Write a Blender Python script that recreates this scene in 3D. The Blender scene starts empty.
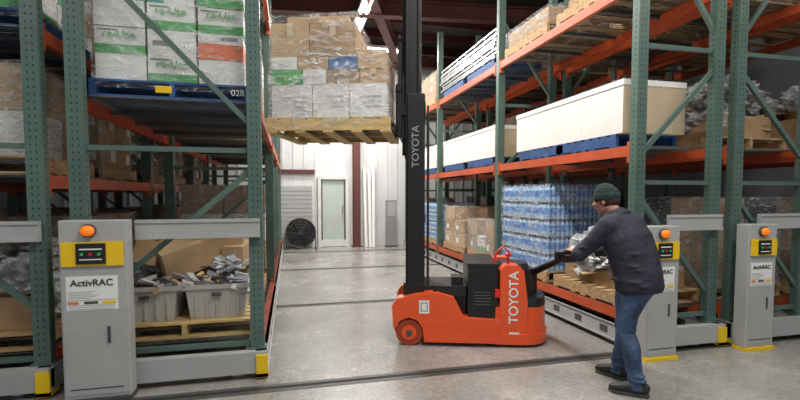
import bpy, math, random
from mathutils import Vector, Matrix, noise
R = random.Random(7)
SC = bpy.context.scene
COL = SC.collection
SC.view_settings.view_transform = 'Standard'
SC.view_settings.look = 'None'

# ------------------------------------------------------------ materials
def pm(name, col, rough=0.5, metal=0.0, var=0.0, vscale=5.0, bump=0.0, bscale=30.0, col2=None, coat=0.0, stretch=None):
    m = bpy.data.materials.new(name); m.use_nodes = True
    nt = m.node_tree; n = nt.nodes; l = nt.links
    b = n['Principled BSDF']
    b.inputs['Base Color'].default_value = (*col, 1)
    b.inputs['Roughness'].default_value = rough
    b.inputs['Metallic'].default_value = metal
    b.inputs['Coat Weight'].default_value = coat
    if var > 0 or col2 or bump > 0:
        tc = n.new('ShaderNodeTexCoord')
        mp = n.new('ShaderNodeMapping'); l.new(tc.outputs['Object'], mp.inputs['Vector'])
        if stretch: mp.inputs['Scale'].default_value = stretch
    if var > 0 or col2:
        nz = n.new('ShaderNodeTexNoise'); nz.inputs['Scale'].default_value = vscale
        nz.inputs['Detail'].default_value = 6; nz.inputs['Roughness'].default_value = 0.65
        l.new(mp.outputs[0], nz.inputs['Vector'])
        cr = n.new('ShaderNodeValToRGB')
        c2 = col2 if col2 else tuple(c * (1 - var) for c in col)
        c1 = col if col2 else tuple(min(1, c * (1 + var)) for c in col)
        cr.color_ramp.elements[0].position = 0.35; cr.color_ramp.elements[1].position = 0.65
        cr.color_ramp.elements[0].color = (*c2, 1); cr.color_ramp.elements[1].color = (*c1, 1)
        l.new(nz.outputs['Fac'], cr.inputs['Fac']); l.new(cr.outputs['Color'], b.inputs['Base Color'])
    if bump > 0:
        nb = n.new('ShaderNodeTexNoise'); nb.inputs['Scale'].default_value = bscale; nb.inputs['Detail'].default_value = 4
        l.new(mp.outputs[0], nb.inputs['Vector'])
        bp = n.new('ShaderNodeBump'); bp.inputs['Strength'].default_value = bump; bp.inputs['Distance'].default_value = 0.03
        l.new(nb.outputs['Fac'], bp.inputs['Height']); l.new(bp.outputs['Normal'], b.inputs['Normal'])
    return m

def film(name, lo=0.05, hi=0.5, tint=(0.85, 0.88, 0.9), scale=7.0):
    m = bpy.data.materials.new(name); m.use_nodes = True
    nt = m.node_tree; n = nt.nodes; l = nt.links
    b = n['Principled BSDF']; out = n['Material Output']
    b.inputs['Base Color'].default_value = (*tint, 1); b.inputs['Roughness'].default_value = 0.15
    tr = n.new('ShaderNodeBsdfTransparent'); mx = n.new('ShaderNodeMixShader')
    tc = n.new('ShaderNodeTexCoord'); mp = n.new('ShaderNodeMapping'); mp.inputs['Scale'].default_value = (1, 1, 2.5)
    mp.inputs['Rotation'].default_value = (0.5, 0.4, 0)
    l.new(tc.outputs['Object'], mp.inputs['Vector'])
    nz = n.new('ShaderNodeTexNoise'); nz.inputs['Scale'].default_value = scale; nz.inputs['Detail'].default_value = 6
    nz.inputs['Distortion'].default_value = 1.6
    l.new(mp.outputs[0], nz.inputs['Vector'])
    mr = n.new('ShaderNodeMapRange'); mr.inputs['From Min'].default_value = 0.46; mr.inputs['From Max'].default_value = 0.70
    mr.inputs['To Min'].default_value = lo; mr.inputs['To Max'].default_value = hi
    l.new(nz.outputs['Fac'], mr.inputs['Value']); l.new(mr.outputs[0], mx.inputs['Fac'])
    bp = n.new('ShaderNodeBump'); bp.inputs['Strength'].default_value = 1.0; bp.inputs['Distance'].default_value = 0.07
    l.new(nz.outputs['Fac'], bp.inputs['Height']); l.new(bp.outputs['Normal'], b.inputs['Normal'])
    l.new(tr.outputs[0], mx.inputs[1]); l.new(b.outputs[0], mx.inputs[2]); l.new(mx.outputs[0], out.inputs['Surface'])
    return m

def emis(name, col, s):
    m = bpy.data.materials.new(name); m.use_nodes = True
    b = m.node_tree.nodes['Principled BSDF']
    b.inputs['Base Color'].default_value = (*col, 1)
    b.inputs['Emission Color'].default_value = (*col, 1); b.inputs['Emission Strength'].default_value = s
    return m

M = dict(
 teal=pm('rack_green_paint', (0.080, 0.135, 0.115), 0.42, 0, 0.15, 3),
 hole=pm('hole_dark', (0.012, 0.018, 0.016), 0.8),
 orange=pm('beam_orange_paint', (0.50, 0.080, 0.022), 0.45, 0, 0.15, 3),
 grey=pm('carriage_grey_paint', (0.39, 0.40, 0.40), 0.4, 0, 0.06, 3),
 dgrey=pm('dark_grey_steel', (0.08, 0.08, 0.08), 0.5, 0.3, 0.2, 5),
 wire=pm('galvanised_wire', (0.22, 0.22, 0.21), 0.4, 0.7),
 wood=pm('pallet_wood', (0.42, 0.28, 0.14), 0.75, 0, 0.3, 4, 0.2, 40, None, 0, (1, 6, 6)),
 wood2=pm('pallet_wood_yellow', (0.56, 0.40, 0.17), 0.7, 0, 0.25, 4, 0.2, 40, None, 0, (1, 6, 6)),
 blue=pm('pallet_blue_paint', (0.02, 0.075, 0.22), 0.6, 0, 0.3, 6),
 card=pm('cardboard', (0.36, 0.23, 0.12), 0.8, 0, 0.15, 4),
 card2=pm('cardboard_light', (0.46, 0.31, 0.17), 0.8, 0, 0.12, 4),
 white=pm('white_carton', (0.70, 0.70, 0.68), 0.6, 0, 0.07, 3),
 cream=pm('crate_cream_end', (0.52, 0.42, 0.28), 0.65, 0, 0.06, 3),
 crate=pm('crate_white', (0.80, 0.79, 0.76), 0.55, 0, 0.04, 2),
 green=pm('carton_green_print', (0.09, 0.36, 0.11), 0.6, 0, .15, 6),
 lgreen=pm('carton_teal_print', (0.06, 0.30, 0.27), 0.6),
 orb=pm('carton_orange_print', (0.68, 0.17, 0.07), 0.6),
 bprint=pm('carton_blue_print', (0.05, 0.14, 0.38), 0.6),
 tape=pm('carton_tape', (0.52, 0.42, 0.29), 0.3),
 label=pm('paper_label', (0.80, 0.80, 0.78), 0.6),
 ink=pm('label_ink_grey', (0.22, 0.22, 0.23), 0.6),
 dark=pm('dark_goods', (0.035, 0.035, 0.04), 0.7, 0, 0.3, 6),
 tote=pm('grey_plastic_tote', (0.46, 0.44, 0.40), 0.5, 0, 0.06, 5),
 film=film('stretch_film'),
 film2=film('stretch_film_heavy', 0.15, 0.75, (0.60, 0.64, 0.67), 9),
 bag=pm('plastic_bagging', (0.42, 0.43, 0.44), 0.2, 0, 0.45, 9, 1.0, 12),
 silver=pm('galvanised_panel', (0.58, 0.59, 0.61), 0.3, 0.6, 0.15, 6),
 water=pm('bottle_water', (0.33, 0.50, 0.70), 0.12, 0, 0.25, 8),
 wlabel=pm('bottle_label', (0.02, 0.13, 0.45), 0.35, 0, 0.4, 14, 0, 1, (0.22, 0.42, 0.72)),
 truck=pm('truck_orange', (0.78, 0.085, 0.014), 0.32, 0, 0.03, 3, 0, 1, None, 0.3),
 black=pm('truck_black', (0.010, 0.010, 0.011), 0.4, 0, 0.2, 6),
 blackm=pm('mast_black', (0.009, 0.009, 0.010), 0.45, 0.1, 0.2, 8),
 mtext=pm('mast_text_grey', (0.28, 0.28, 0.28), 0.5),
 rubber=pm('rubber', (0.02, 0.02, 0.02), 0.7),
 poly=pm('wheel_polyurethane', (0.34, 0.045, 0.012), 0.5),
 steel=pm('bright_steel', (0.5, 0.5, 0.5), 0.3, 0.9),
 yellow=pm('safety_yellow', (0.85, 0.55, 0.01), 0.45),
 beacon=emis('amber_beacon', (1.0, 0.22, 0.01), 0.35),
 red=pm('red_plastic', (0.65, 0.02, 0.015), 0.4),
 btng=pm('green_button', (0.02, 0.45, 0.12), 0.4),
 wall=pm('wall_metal_white', (0.66, 0.67, 0.68), 0.5, 0, 0.05, 1.5),
 walld=pm('wall_dark_grey', (0.26, 0.26, 0.27), 0.6, 0, 0.08, 1.5),  # dark grey base colour for the side walls and the electrical panel
 shut=pm('shutter_grey', (0.42, 0.43, 0.44), 0.6, 0, 0.08, 1.5),
 roof=pm('roof_deck', (0.055, 0.053, 0.055), 0.7, 0, 0.2, 1.5),
 rsteel=pm('red_oxide_steel', (0.11, 0.034, 0.028), 0.6, 0, 0.15, 3),
 glass=pm('door_glass', (0.48, 0.56, 0.52), 0.1, 0, 0.1, 1.0),
 pipe=pm('white_pvc', (0.82, 0.82, 0.80), 0.4),
 skin=pm('skin', (0.50, 0.25, 0.17), 0.55, 0, 0.06, 20),
 jacket=pm('jacket_navy', (0.017, 0.019, 0.034), 0.8, 0, 0.35, 9, 1.0, 7),
 jeans=pm('denim', (0.042, 0.078, 0.15), 0.85, 0, 0.5, 8, 1.0, 9),
 shoe=pm('shoe_black', (0.015, 0.014, 0.014), 0.5),
 sole=pm('shoe_sole', (0.06, 0.06, 0.06), 0.7),
 beanie=pm('beanie_dark', (0.014, 0.034, 0.030), 0.9, 0, 0.3, 40, 0.6, 80),
 hair=pm('hair_brown', (0.05, 0.03, 0.02), 0.7, 0, 0.3, 60),
 eye=pm('eye_white', (0.8, 0.8, 0.78), 0.2), iris=pm('eye_dark', (0.02, 0.015, 0.01), 0.2),
 lip=pm('lips', (0.38, 0.13, 0.11), 0.5),
 lamp=emis('lamp_tube', (1.0, 0.97, 0.9), 14.0),
)

# ------------------------------------------------------------ mesh builder
class MB:
    def __init__(s, T=None):
        s.v = []; s.f = []; s.m = []; s.sm = []; s.mats = []; s.T = T
    def mi(s, mat):
        if mat not in s.mats: s.mats.append(mat)
        return s.mats.index(mat)
    def add(s, vs, fs, mat, smooth=False):
        o = len(s.v)
        s.v += [tuple(s.T @ Vector(p)) if s.T else tuple(p) for p in vs]
        k = s.mi(mat)
        for f in fs:
            s.f.append([i + o for i in f]); s.m.append(k); s.sm.append(smooth)
    def box(s, x0, x1, y0, y1, z0, z1, mat, Mx=None):
        vs = [Vector(p) for p in ((x0,y0,z0),(x1,y0,z0),(x1,y1,z0),(x0,y1,z0),(x0,y0,z1),(x1,y0,z1),(x1,y1,z1),(x0,y1,z1))]
        if Mx: vs = [Mx @ p for p in vs]
        s.add(vs, ((0,3,2,1),(4,5,6,7),(0,1,5,4),(1,2,6,5),(2,3,7,6),(3,0,4,7)), mat)
    def cbox(s, c, size, mat, rz=0, rx=0, ry=0):
        a, b, d = (q / 2 for q in size)
        Mx = Matrix.Translation(c) @ Matrix.Rotation(rz, 4, 'Z') @ Matrix.Rotation(ry, 4, 'Y') @ Matrix.Rotation(rx, 4, 'X')
        s.box(-a, a, -b, b, -d, d, mat, Mx)
    def bar(s, p0, p1, w, h, mat, up=(0, 0, 1)):
        p0 = Vector(p0); p1 = Vector(p1); d = p1 - p0; L = d.length; d.normalize()
        up = Vector(up)
        if abs(d.dot(up)) > 0.98: up = Vector((0, 1, 0))
        sx = d.cross(up).normalized(); sz = sx.cross(d).normalized()
        vs = []
        for t in (p0, p1):
            for a, b in ((-1,-1),(1,-1),(1,1),(-1,1)):
                vs.append(t + sx * a * w / 2 + sz * b * h / 2)
        s.add(vs, ((0,1,2,3),(7,6,5,4),(0,4,5,1),(1,5,6,2),(2,6,7,3),(3,7,4,0)), mat)
    def tube(s, pts, rad, mat, n=12, cap=True, smooth=True, up=(0, 0, 1)):
        pts = [Vector(p) for p in pts]
        if not isinstance(rad, (list, tuple)): rad = [rad] * len(pts)
        vs = []; fs = []
        prev = None
        for i, p in enumerate(pts):
            d = (pts[min(i+1, len(pts)-1)] - pts[max(i-1, 0)]).normalized()
            u = Vector(up) if prev is None else prev
            if abs(d.dot(u)) > 0.97: u = Vector((1, 0, 0)) if abs(d.x) < 0.9 else Vector((0, 1, 0))
            a = (u - d * u.dot(d)).normalized(); prev = a; b = d.cross(a)
            r = rad[i]; ra, rb = r if isinstance(r, tuple) else (r, r)
            for k in range(n):
                t = 2 * math.pi * k / n
                vs.append(p + a * math.cos(t) * ra + b * math.sin(t) * rb)
        for i in range(len(pts) - 1):
            for k in range(n):
                k2 = (k + 1) % n
                fs.append((i*n+k, i*n+k2, (i+1)*n+k2, (i+1)*n+k))
        s.add(vs, fs, mat, smooth)
        if cap:
            o = len(pts) - 1
            s.add(vs[:n], [tuple(range(n))[::-1]], mat); s.add(vs[o*n:], [tuple(range(n))], mat)
    def prism(s, pts, z0, z1, mat, inset=0.0, Mx=None):
        n = len(pts); cx = sum(p[0] for p in pts)/n; cy = sum(p[1] for p in pts)/n
        vs = [Vector((p[0], p[1], z0)) for p in pts] + [Vector((cx+(p[0]-cx)*(1-inset), cy+(p[1]-cy)*(1-inset), z1)) for p in pts]
        if Mx: vs = [Mx @ p for p in vs]
        fs = [tuple(range(n))[::-1], tuple(range(n, 2*n))] + [(i, (i+1) % n, n+(i+1) % n, n+i) for i in range(n)]
        s.add(vs, fs, mat)
    def ell(s, c, r, mat, n=16, mz=10, disp=0.0, seed=0, rot=None, zmin=None, lo=0):
        c = Vector(c); vs = []; fs = []
        for j in range(mz + 1):
            ph = math.pi * j / mz
            for k in range(n):
                t = 2 * math.pi * k / n
                p = Vector((math.sin(ph)*math.cos(t), math.sin(ph)*math.sin(t), math.cos(ph)))
                if disp: p = p * (1 + disp * noise.noise(p * 2.3 + Vector((seed, seed*1.7, 0))) + disp * 0.6 * noise.noise(p * 6 + Vector((seed, 0, 3))))
                p = Vector((p.x*r[0], p.y*r[1], p.z*r[2]))
                if rot: p = rot @ p
                p = c + p
                if zmin is not None: p.z = max(p.z, zmin)
                vs.append(p)
        for j in range(mz):
            for k in range(n):
                k2 = (k+1) % n
                fs.append((j*n+k, (j+1)*n+k, (j+1)*n+k2, j*n+k2))
        s.add(vs, fs, mat, disp == 0)
    def build(s, name, parent=None, loc=(0,0,0), bevel=0, remesh=0, smooth_it=0, rz=0):
        me = bpy.data.meshes.new(name); me.from_pydata(s.v, [], s.f)
        for m in s.mats: me.materials.append(m)
        me.polygons.foreach_set('material_index', s.m); me.polygons.foreach_set('use_smooth', s.sm)
        me.update()
        ob = bpy.data.objects.new(name, me); COL.objects.link(ob); ob.location = loc; ob.rotation_euler = (0, 0, rz)
        if parent: ob.parent = parent
        if bevel:
            b = ob.modifiers.new('bevel', 'BEVEL'); b.width = bevel; b.segments = 2; b.limit_method = 'ANGLE'
        if remesh:
            r = ob.modifiers.new('remesh', 'REMESH'); r.mode = 'VOXEL'; r.voxel_size = remesh; r.use_smooth_shade = True
            if smooth_it:
                q = ob.modifiers.new('smooth', 'SMOOTH'); q.iterations = smooth_it; q.factor = 0.6
        return ob

def empty(name, loc, rz=0, sc=1):
    e = bpy.data.objects.new(name, None); COL.objects.link(e); e.location = loc; e.rotation_euler = (0, 0, rz)
    e.scale = (sc, sc, sc); e.empty_display_size = 0.2
    return e

def text(body, size, mat, mtx, parent=None, name='lettering', bold=0.0):
    cu = bpy.data.curves.new(name, 'FONT'); cu.body = body; cu.size = size; cu.extrude = 0.0008
    cu.align_x = 'CENTER'; cu.align_y = 'CENTER'; cu.offset = bold
    tmp = bpy.data.objects.new(name + '_tmp', cu); COL.objects.link(tmp)
    dg = bpy.context.evaluated_depsgraph_get()
    me = bpy.data.meshes.new_from_object(tmp.evaluated_get(dg))
    bpy.data.objects.remove(tmp)
    me.materials.clear(); me.materials.append(mat)
    ob = bpy.data.objects.new(name, me); COL.objects.link(ob)
    ob.matrix_world = mtx
    if parent:
        ob.parent = parent
    return ob
def mface(loc, right, up):
    r = Vector(right).normalized(); u = Vector(up).normalized(); n = r.cross(u)
    m = Matrix((r, u, n)).transposed().to_4x4(); m.translation = Vector(loc); return m

# ------------------------------------------------------------ room
WX0, WX1, WY0, WY1, CZ = -6.6, 8.6, -5.0, 13.2, 5.9
mb = MB(); mb.box(WX0, WX1, WY0, WY1, -0.1, 0, M['grey'])
floor = mb.build('floor')
fm = bpy.data.materials.new('polished_concrete'); fm.use_nodes = True
n = fm.node_tree.nodes; l = fm.node_tree.links; b = n['Principled BSDF']
tc = n.new('ShaderNodeTexCoord')
n1 = n.new('ShaderNodeTexNoise'); n1.inputs['Scale'].default_value = 0.8; n1.inputs['Detail'].default_value = 10; n1.inputs['Roughness'].default_value = 0.75
l.new(tc.outputs['Object'], n1.inputs['Vector'])
cr = n.new('ShaderNodeValToRGB'); cr.color_ramp.elements[0].position = 0.3; cr.color_ramp.elements[1].position = 0.7
cr.color_ramp.elements[0].color = (0.19, 0.182, 0.168, 1); cr.color_ramp.elements[1].color = (0.38, 0.368, 0.345, 1)
l.new(n1.outputs['Fac'], cr.inputs['Fac'])
n2 = n.new('ShaderNodeTexNoise'); n2.inputs['Scale'].default_value = 25; n2.inputs['Detail'].default_value = 5
l.new(tc.outputs['Object'], n2.inputs['Vector'])
mx = n.new('ShaderNodeMix'); mx.data_type = 'RGBA'; mx.blend_type = 'OVERLAY'; mx.inputs[0].default_value = 0.45
l.new(cr.outputs['Color'], mx.inputs[6]); l.new(n2.outputs['Fac'], mx.inputs[7]); l.new(mx.outputs[2], b.inputs['Base Color'])
mr = n.new('ShaderNodeMapRange'); mr.inputs['From Min'].default_value = .3; mr.inputs['From Max'].default_value = .7
mr.inputs['To Min'].default_value = 0.14; mr.inputs['To Max'].default_value = 0.34
l.new(n1.outputs['Fac'], mr.inputs['Value']); l.new(mr.outputs[0], b.inputs['Roughness'])
floor.data.materials[0] = fm

mb = MB(); mb.box(WX0, WX1, WY1, WY1 + 0.1, 0, CZ, M['wall'])
x = WX0 + 0.1
while x < WX1 - .05:
    mb.box(x, x + 0.035, WY1 - 0.02, WY1, 0, CZ, M['wall']); x += 0.3
mb.build('wall_north')
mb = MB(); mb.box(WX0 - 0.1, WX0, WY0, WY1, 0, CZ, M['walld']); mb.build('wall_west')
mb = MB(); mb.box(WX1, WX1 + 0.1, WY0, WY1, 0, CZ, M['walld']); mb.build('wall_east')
mb = MB(); mb.box(WX0, WX1, WY0, WY1, CZ, CZ + 0.1, M['roof'])
y = WY0 + 0.5
while y < WY1:
    mb.box(WX0, WX1, y, y + 0.06, CZ - 0.2, CZ, M['rsteel']); y += 1.1
mb.build('ceiling')
mb = MB()
for (p0, p1) in (((-1.5, 12.6, 5.55), (8.4, 12.6, 5.35)), ((-6.4, 10.2, 5.45), (8.4, 8.6, 5.5)), ((3.2, 13.1, 5.5), (0.6, 6.0, 5.5))):
    mb.bar(p0, p1, 0.2, 0.03, M['rsteel'])
    q0 = Vector(p0) - Vector((0, 0, .3)); q1 = Vector(p1) - Vector((0, 0, .3))
    mb.bar(q0, q1, 0.2, 0.03, M['rsteel'])
    mb.bar((Vector(p0)+q0)/2, (Vector(p1)+q1)/2, 0.02, 0.3, M['rsteel'])
mb.build('trim_1')
mb = MB()
cx = 1.88
mb.box(cx-.1, cx+.1, 12.88, 12.9, 0, 5.2, M['rsteel']); mb.box(cx-.1, cx+.1, 13.08, 13.1, 0, 5.2, M['rsteel'])
mb.box(cx-.01, cx+.01, 12.9, 13.08, 0, 5.2, M['rsteel']); mb.box(cx-.15, cx+.15, 12.82, 13.15, 0, .02, M['rsteel'])
mb.build('steel_column')
mb = MB(); mb.box(-1.2, 0.7, 13.1, 13.175, 2.12, 2.22, M['rsteel']); mb.build('trim_2')
mb = MB()
mb.box(-0.35, 0.62, 13.12, 13.175, 0, 1.75, M['shut'])
for i in range(14): mb.box(-0.33, 0.6, 13.11, 13.12, 0.03 + i*.122, 0.12 + i*.122, M['shut'])
mb.build('roller_shutter')
mb = MB()
dx0, dx1, dh = 0.78, 1.66, 2.04
mb.box(dx0, dx0+.09, 13.06, 13.175, 0, dh, M['white']); mb.box(dx1-.09, dx1, 13.06, 13.175, 0, dh, M['white'])
mb.box(dx0+.09, dx1-.09, 13.06, 13.175, dh-.09, dh, M['white']); mb.box(dx0+.09, dx1-.09, 13.1, 13.17, .01, .2, M['white'])
mb.box(dx0+.09, dx0+.13, 13.09, 13.17, .2, dh-.09, M['dgrey']); mb.box(dx1-.13, dx1-.09, 13.09, 13.17, .2, dh-.09, M['dgrey'])
mb.box(dx0+.13, dx1-.13, 13.13, 13.15, .2, dh-.09, M['glass'])
mb.tube([(dx1-.17, 13.1, .95), (dx1-.17, 13.1, 1.2)], .012, M['steel'])
mb.build('door_1')
mb = MB(); fc = Vector((0.28, 12.7, 0.46)); fr = 0.40
def ring(c, r, tr, mat, n=28, ax='y'):
    pts = [c + Vector((math.cos(t)*r, 0, math.sin(t)*r)) for t in [2*math.pi*i/n for i in range(n+1)]]
    mb.tube(pts, tr, mat, 6, False)
for yy in (-.12, .12):
    for rr in (fr, fr*.8, fr*.6, fr*.4, fr*.2): ring(fc + Vector((0, yy, 0)), rr, .012 if rr == fr else .005, M['dgrey'])
    for i in range(12):
        t = i*math.pi/6
        mb.tube([fc+Vector((0,yy,0)), fc + Vector((math.cos(t)*fr, yy, math.sin(t)*fr))], .004, M['dgrey'], 5)
mb.tube([fc+Vector((0,-.12,0)), fc+Vector((0,.2,0))], .07, M['black'])
for i in range(4):
    t = i*math.pi/2 + .4
    mb.cbox(fc + Vector((math.cos(t)*.2, 0, math.sin(t)*.2)), (.34, .02, .16), M['black'], 0, .5, -t)
for sx in (-1, 1):
    mb.bar(fc+Vector((sx*fr, 0, 0)), (fc.x+sx*fr, fc.y, 0.02), .03, .03, M['dgrey'])
    mb.bar((fc.x+sx*fr, fc.y-.25, .02), (fc.x+sx*fr, fc.y+.25, .02), .03, .03, M['dgrey'])
mb.tube([fc+Vector((0, .125, 0)), fc+Vector((0, .2, 0))], [fr*.98, fr*.9], M['black'], 32)
mb.build('drum_fan')
mb = MB()
for i, (xx, h) in enumerate(((2.12, 2.3), (2.24, 2.15), (2.34, 2.4))):
    mb.tube([(xx, 12.75, 0.0), (xx + .03*i, 13.1, h)], .05, M['pipe'], 12)
mb.build('pvc_pipes')
mb = MB()
mb.box(2.68, 2.98, 12.6, 12.72, 0.02, 1.35, M['walld']); mb.box(2.66, 3.0, 12.58, 12.74, 0, .05, M['dgrey']); mb.box(2.71, 2.95, 12.59, 12.6, .9, 1.3, M['grey'])
mb.build('electrical_panel')

def lamp(x, y, z, L, P, alongx=True, sz=0.5):
    mb = MB()
    hx, hy = (L/2, .12) if alongx else (.12, L/2)
    mb.box(x-hx, x+hx, y-hy, y+hy, z, z+.06, M['white'])
    for s in (-.06, .06):
        p0 = (x-hx+.05, y+s, z-.02) if alongx else (x+s, y-hy+.05, z-.02)
        p1 = (x+hx-.05, y+s, z-.02) if alongx else (x+s, y+hy-.05, z-.02)
        mb.tube([p0, p1], .018, M['lamp'], 8)
    for s in (-1, 1):
        q = (x+s*hx*.8, y) if alongx else (x, y+s*hy*.8)
        mb.tube([(q[0], q[1], z+.06), (q[0], q[1], CZ)], .006, M['steel'], 6)
    mb.build('ceiling_lamp')
    ld = bpy.data.lights.new('lamp_light', 'AREA'); ld.shape = 'RECTANGLE'; ld.size = max(2*hx, sz); ld.size_y = max(2*hy, sz); ld.energy = P
    ld.color = (1.0, 0.965, 0.91)
    lo = bpy.data.objects.new('lamp_light', ld); COL.objects.link(lo); lo.location = (x, y, z - .06)
for (x, y, P) in ((1.5, 0.5, 155), (1.5, 3.6, 140), (1.5, 6.6, 140), (1.5, 9.2, 150), (1.7, 11.6, 210), (-3.2, 1.2, 70), (5.6, 1.2, 80), (4.2, 6.4, 20)):
    lamp(x, y, 5.2 if y < 11 else 5.25, 2.4, P, alongx=False if abs(x-1.5) < .1 else True)

w = bpy.data.worlds.new('world'); SC.world = w; w.use_nodes = True
w.node_tree.nodes['Background'].inputs[0].default_value = (0.88, 0.93, 1.0, 1)
w.node_tree.nodes['Background'].inputs[1].default_value = 0.48

# ------------------------------------------------------------ rails in floor
def rail(y):
    mb = MB()
    mb.box(-6.5, 8.5, y-.07, y-.022, 0.0005, .003, M['dgrey']); mb.box(-6.5, 8.5, y+.022, y+.07, 0.0005, .003, M['dgrey'])
    mb.box(-6.5, 8.5, y-.022, y+.022, 0.0005, .0015, M['hole'])
    mb.build('floor_rail')
RY = (3.56, 6.2, 9.2, 12.0)
for y in RY: rail(y)

# ------------------------------------------------------------ racks
UW, UD = .11, .085
def rack(x0, x1, ys, levels, top, horiz, diags, wires=True, holes=True):
    mb = MB()
    ymin, ymax = ys[0], ys[-1]
    for yi, y in enumerate(ys):
        yc = y if yi == 0 else y - UD/2
        for xx in (x0, x1 - UW):
            mb.box(xx, xx+UW, yc, yc+UD*.25, .24, top, M['teal'])
            mb.box(xx, xx+.02, yc+UD*.25, yc+UD, .24, top, M['teal']); mb.box(xx+UW-.02, xx+UW, yc+UD*.25, yc+UD, .24, top, M['teal'])
            mb.box(xx-.02, xx+UW+.02, yc-.015, yc+UD+.02, .225, .24, M['teal'])
            z = .3
            while holes and z < top - .05:
                if yi == 0:
                    for q in (.032, .07): mb.box(xx+q, xx+q+.009, yc-.0012, yc, z, z+.015, M['hole'])
                if yi < 3:
                    side = xx - .0012 if xx > 1 else xx + UW
                    mb.box(side, side+.0012, yc+.033, yc+.044, z, z+.015, M['hole'])
                z += .052
        for z in horiz: mb.bar((x0+UW*.5, yc+.045, z), (x1-UW*.5, yc+.045, z), .035, .04, M['teal'])
        for za, zb in diags: mb.bar((x0+UW*.6, yc+.045, za), (x1-UW*.6, yc+.045, zb), .035, .042, M['teal'])
    for a, bb in zip(ys[:-1], ys[1:]):
        ya = a + UD; yb = bb - UD/2
        for z in levels:
            for xx in (x0+.01, x1-.06):
                mb.box(xx, xx+.05, ya, yb, z-.11, z-.01, M['orange'])
                mb.box(xx-.004, xx+.054, ya, ya+.04, z-.17, z+.03, M['orange']); mb.box(xx-.004, xx+.054, yb-.04, yb, z-.17, z+.03, M['orange'])
            if wires:
                k = ya + .03
                while k < yb: mb.box(x0+.01, x1-.01, k, k+.006, z-.01, z-.004, M['wire']); k += .055
                k = x0+.06
                while k < x1-.05: mb.box(k, k+.006, ya+.01, yb-.01, z-.004, z, M['wire']); k += .1
                for k in range(1, 4): mb.box(x0+.06, x1-.06, ya+(yb-ya)*k/4-.02, ya+(yb-ya)*k/4+.02, z-.05, z-.01, M['dgrey'])
    ya, yb = ymin-.05, ymax+.1
    for xx in (x0-.02, x1-.06):
        mb.box(xx, xx+.08, ya, yb, .06, .225, M['grey'])
        mb.box(xx-.01, xx+.09, ya, yb, .05, .065, M['grey']); mb.box(xx-.01, xx+.09, ya, yb, .215, .225, M['grey'])
        k = ya+.35
        while k < yb-.2:
            for sd in (xx-.0015, xx+.08): mb.box(sd, sd+.0015, k, k+.12, .1, .17, M['dgrey'])
            k += .42
    mb.box(x0-.02, x1+.02, ya-.03, ya+.05, .05, .225, M['grey'])
    for y in ys[1:]: mb.box(x0, x1, y-.06, y+.06, .06, .2, M['grey'])
    for y in RY:
        if ymin-.1 < y < ymax+.2 or y < 4:
            for xx in (x0+.22, x1-.22):
                yw = ymin+.02 if y < 4 else y
                mb.tube([(xx, yw-.02, .083), (xx, yw+.02, .083)], .08, M['steel'], 16)
    for xx in (x0-.03, x1-.06):
        mb.box(xx, xx+.09, ya-.05, ya-.03, .02, .2, M['yellow'])
        mb.box(xx, xx+.09, ya-.05, ya+.1, .018, .05, M['yellow'])
    return mb

def bumper(mb, x0, x1, y):
    mb.box(x0, x1, y-.05, y-.012, 1.16, 1.31, M['grey']); mb.box(x0, x1, y-.06, y-.05, 1.285, 1.31, M['grey']); mb.box(x0, x1, y-.06, y-.05, 1.16, 1.185, M['grey'])

L0 = .30; L1 = 2.27
LY = (3.85, 6.55, 9.25, 12.0)
mb = rack(-1.60, -0.22, LY, (L0, L1, 3.85), 4.6, (.27, 1.86, 3.45), ((.62, 1.72), (3.35, 2.05)))
bumper(mb, -1.15, -0.24, 3.85); mb.build('mobile_pallet_rack')
mb = rack(-3.10, -1.76, LY, (L0, 1.66, 2.75, 3.85), 4.6, (.27, 1.86, 3.4), ((1.72, .62), (2.05, 3.2)))
bumper(mb, -2.62, -1.78, 3.85); mb.build('mobile_pallet_rack')
mb = rack(-4.62, -3.26, LY, (L0, 1.66, 2.75), 4.2, (.27, 1.86, 3.4), ((1.72, .62),), False, False)
mb.build('mobile_pallet_rack')
RYS = (3.58, 6.5, 9.4, 12.2)
mb = rack(3.14, 4.14, RYS, (.38, 1.98, 3.54), 5.0, (.31, 1.62, 2.9), ((1.5, .5), (1.86, 2.75), (4.2, 3.05)))
bumper(mb, 3.5, 4.12, 3.58); mb.build('mobile_pallet_rack')
mb = rack(4.30, 5.32, RYS, (.38, 1.98, 3.54), 5.0, (.31, 1.62, 2.9), ((1.5, .5), (2.75, 1.86), (3.05, 4.2)))
bumper(mb, 4.6, 5.3, 3.58); mb.build('mobile_pallet_rack')
mb = rack(5.46, 6.46, RYS, (.38, 1.98, 3.54), 5.0, (.31, 1.62, 2.9), ((1.5, .5), (2.75, 1.86), (3.05, 4.2)), False, False)
mb.build('mobile_pallet_rack')

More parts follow.
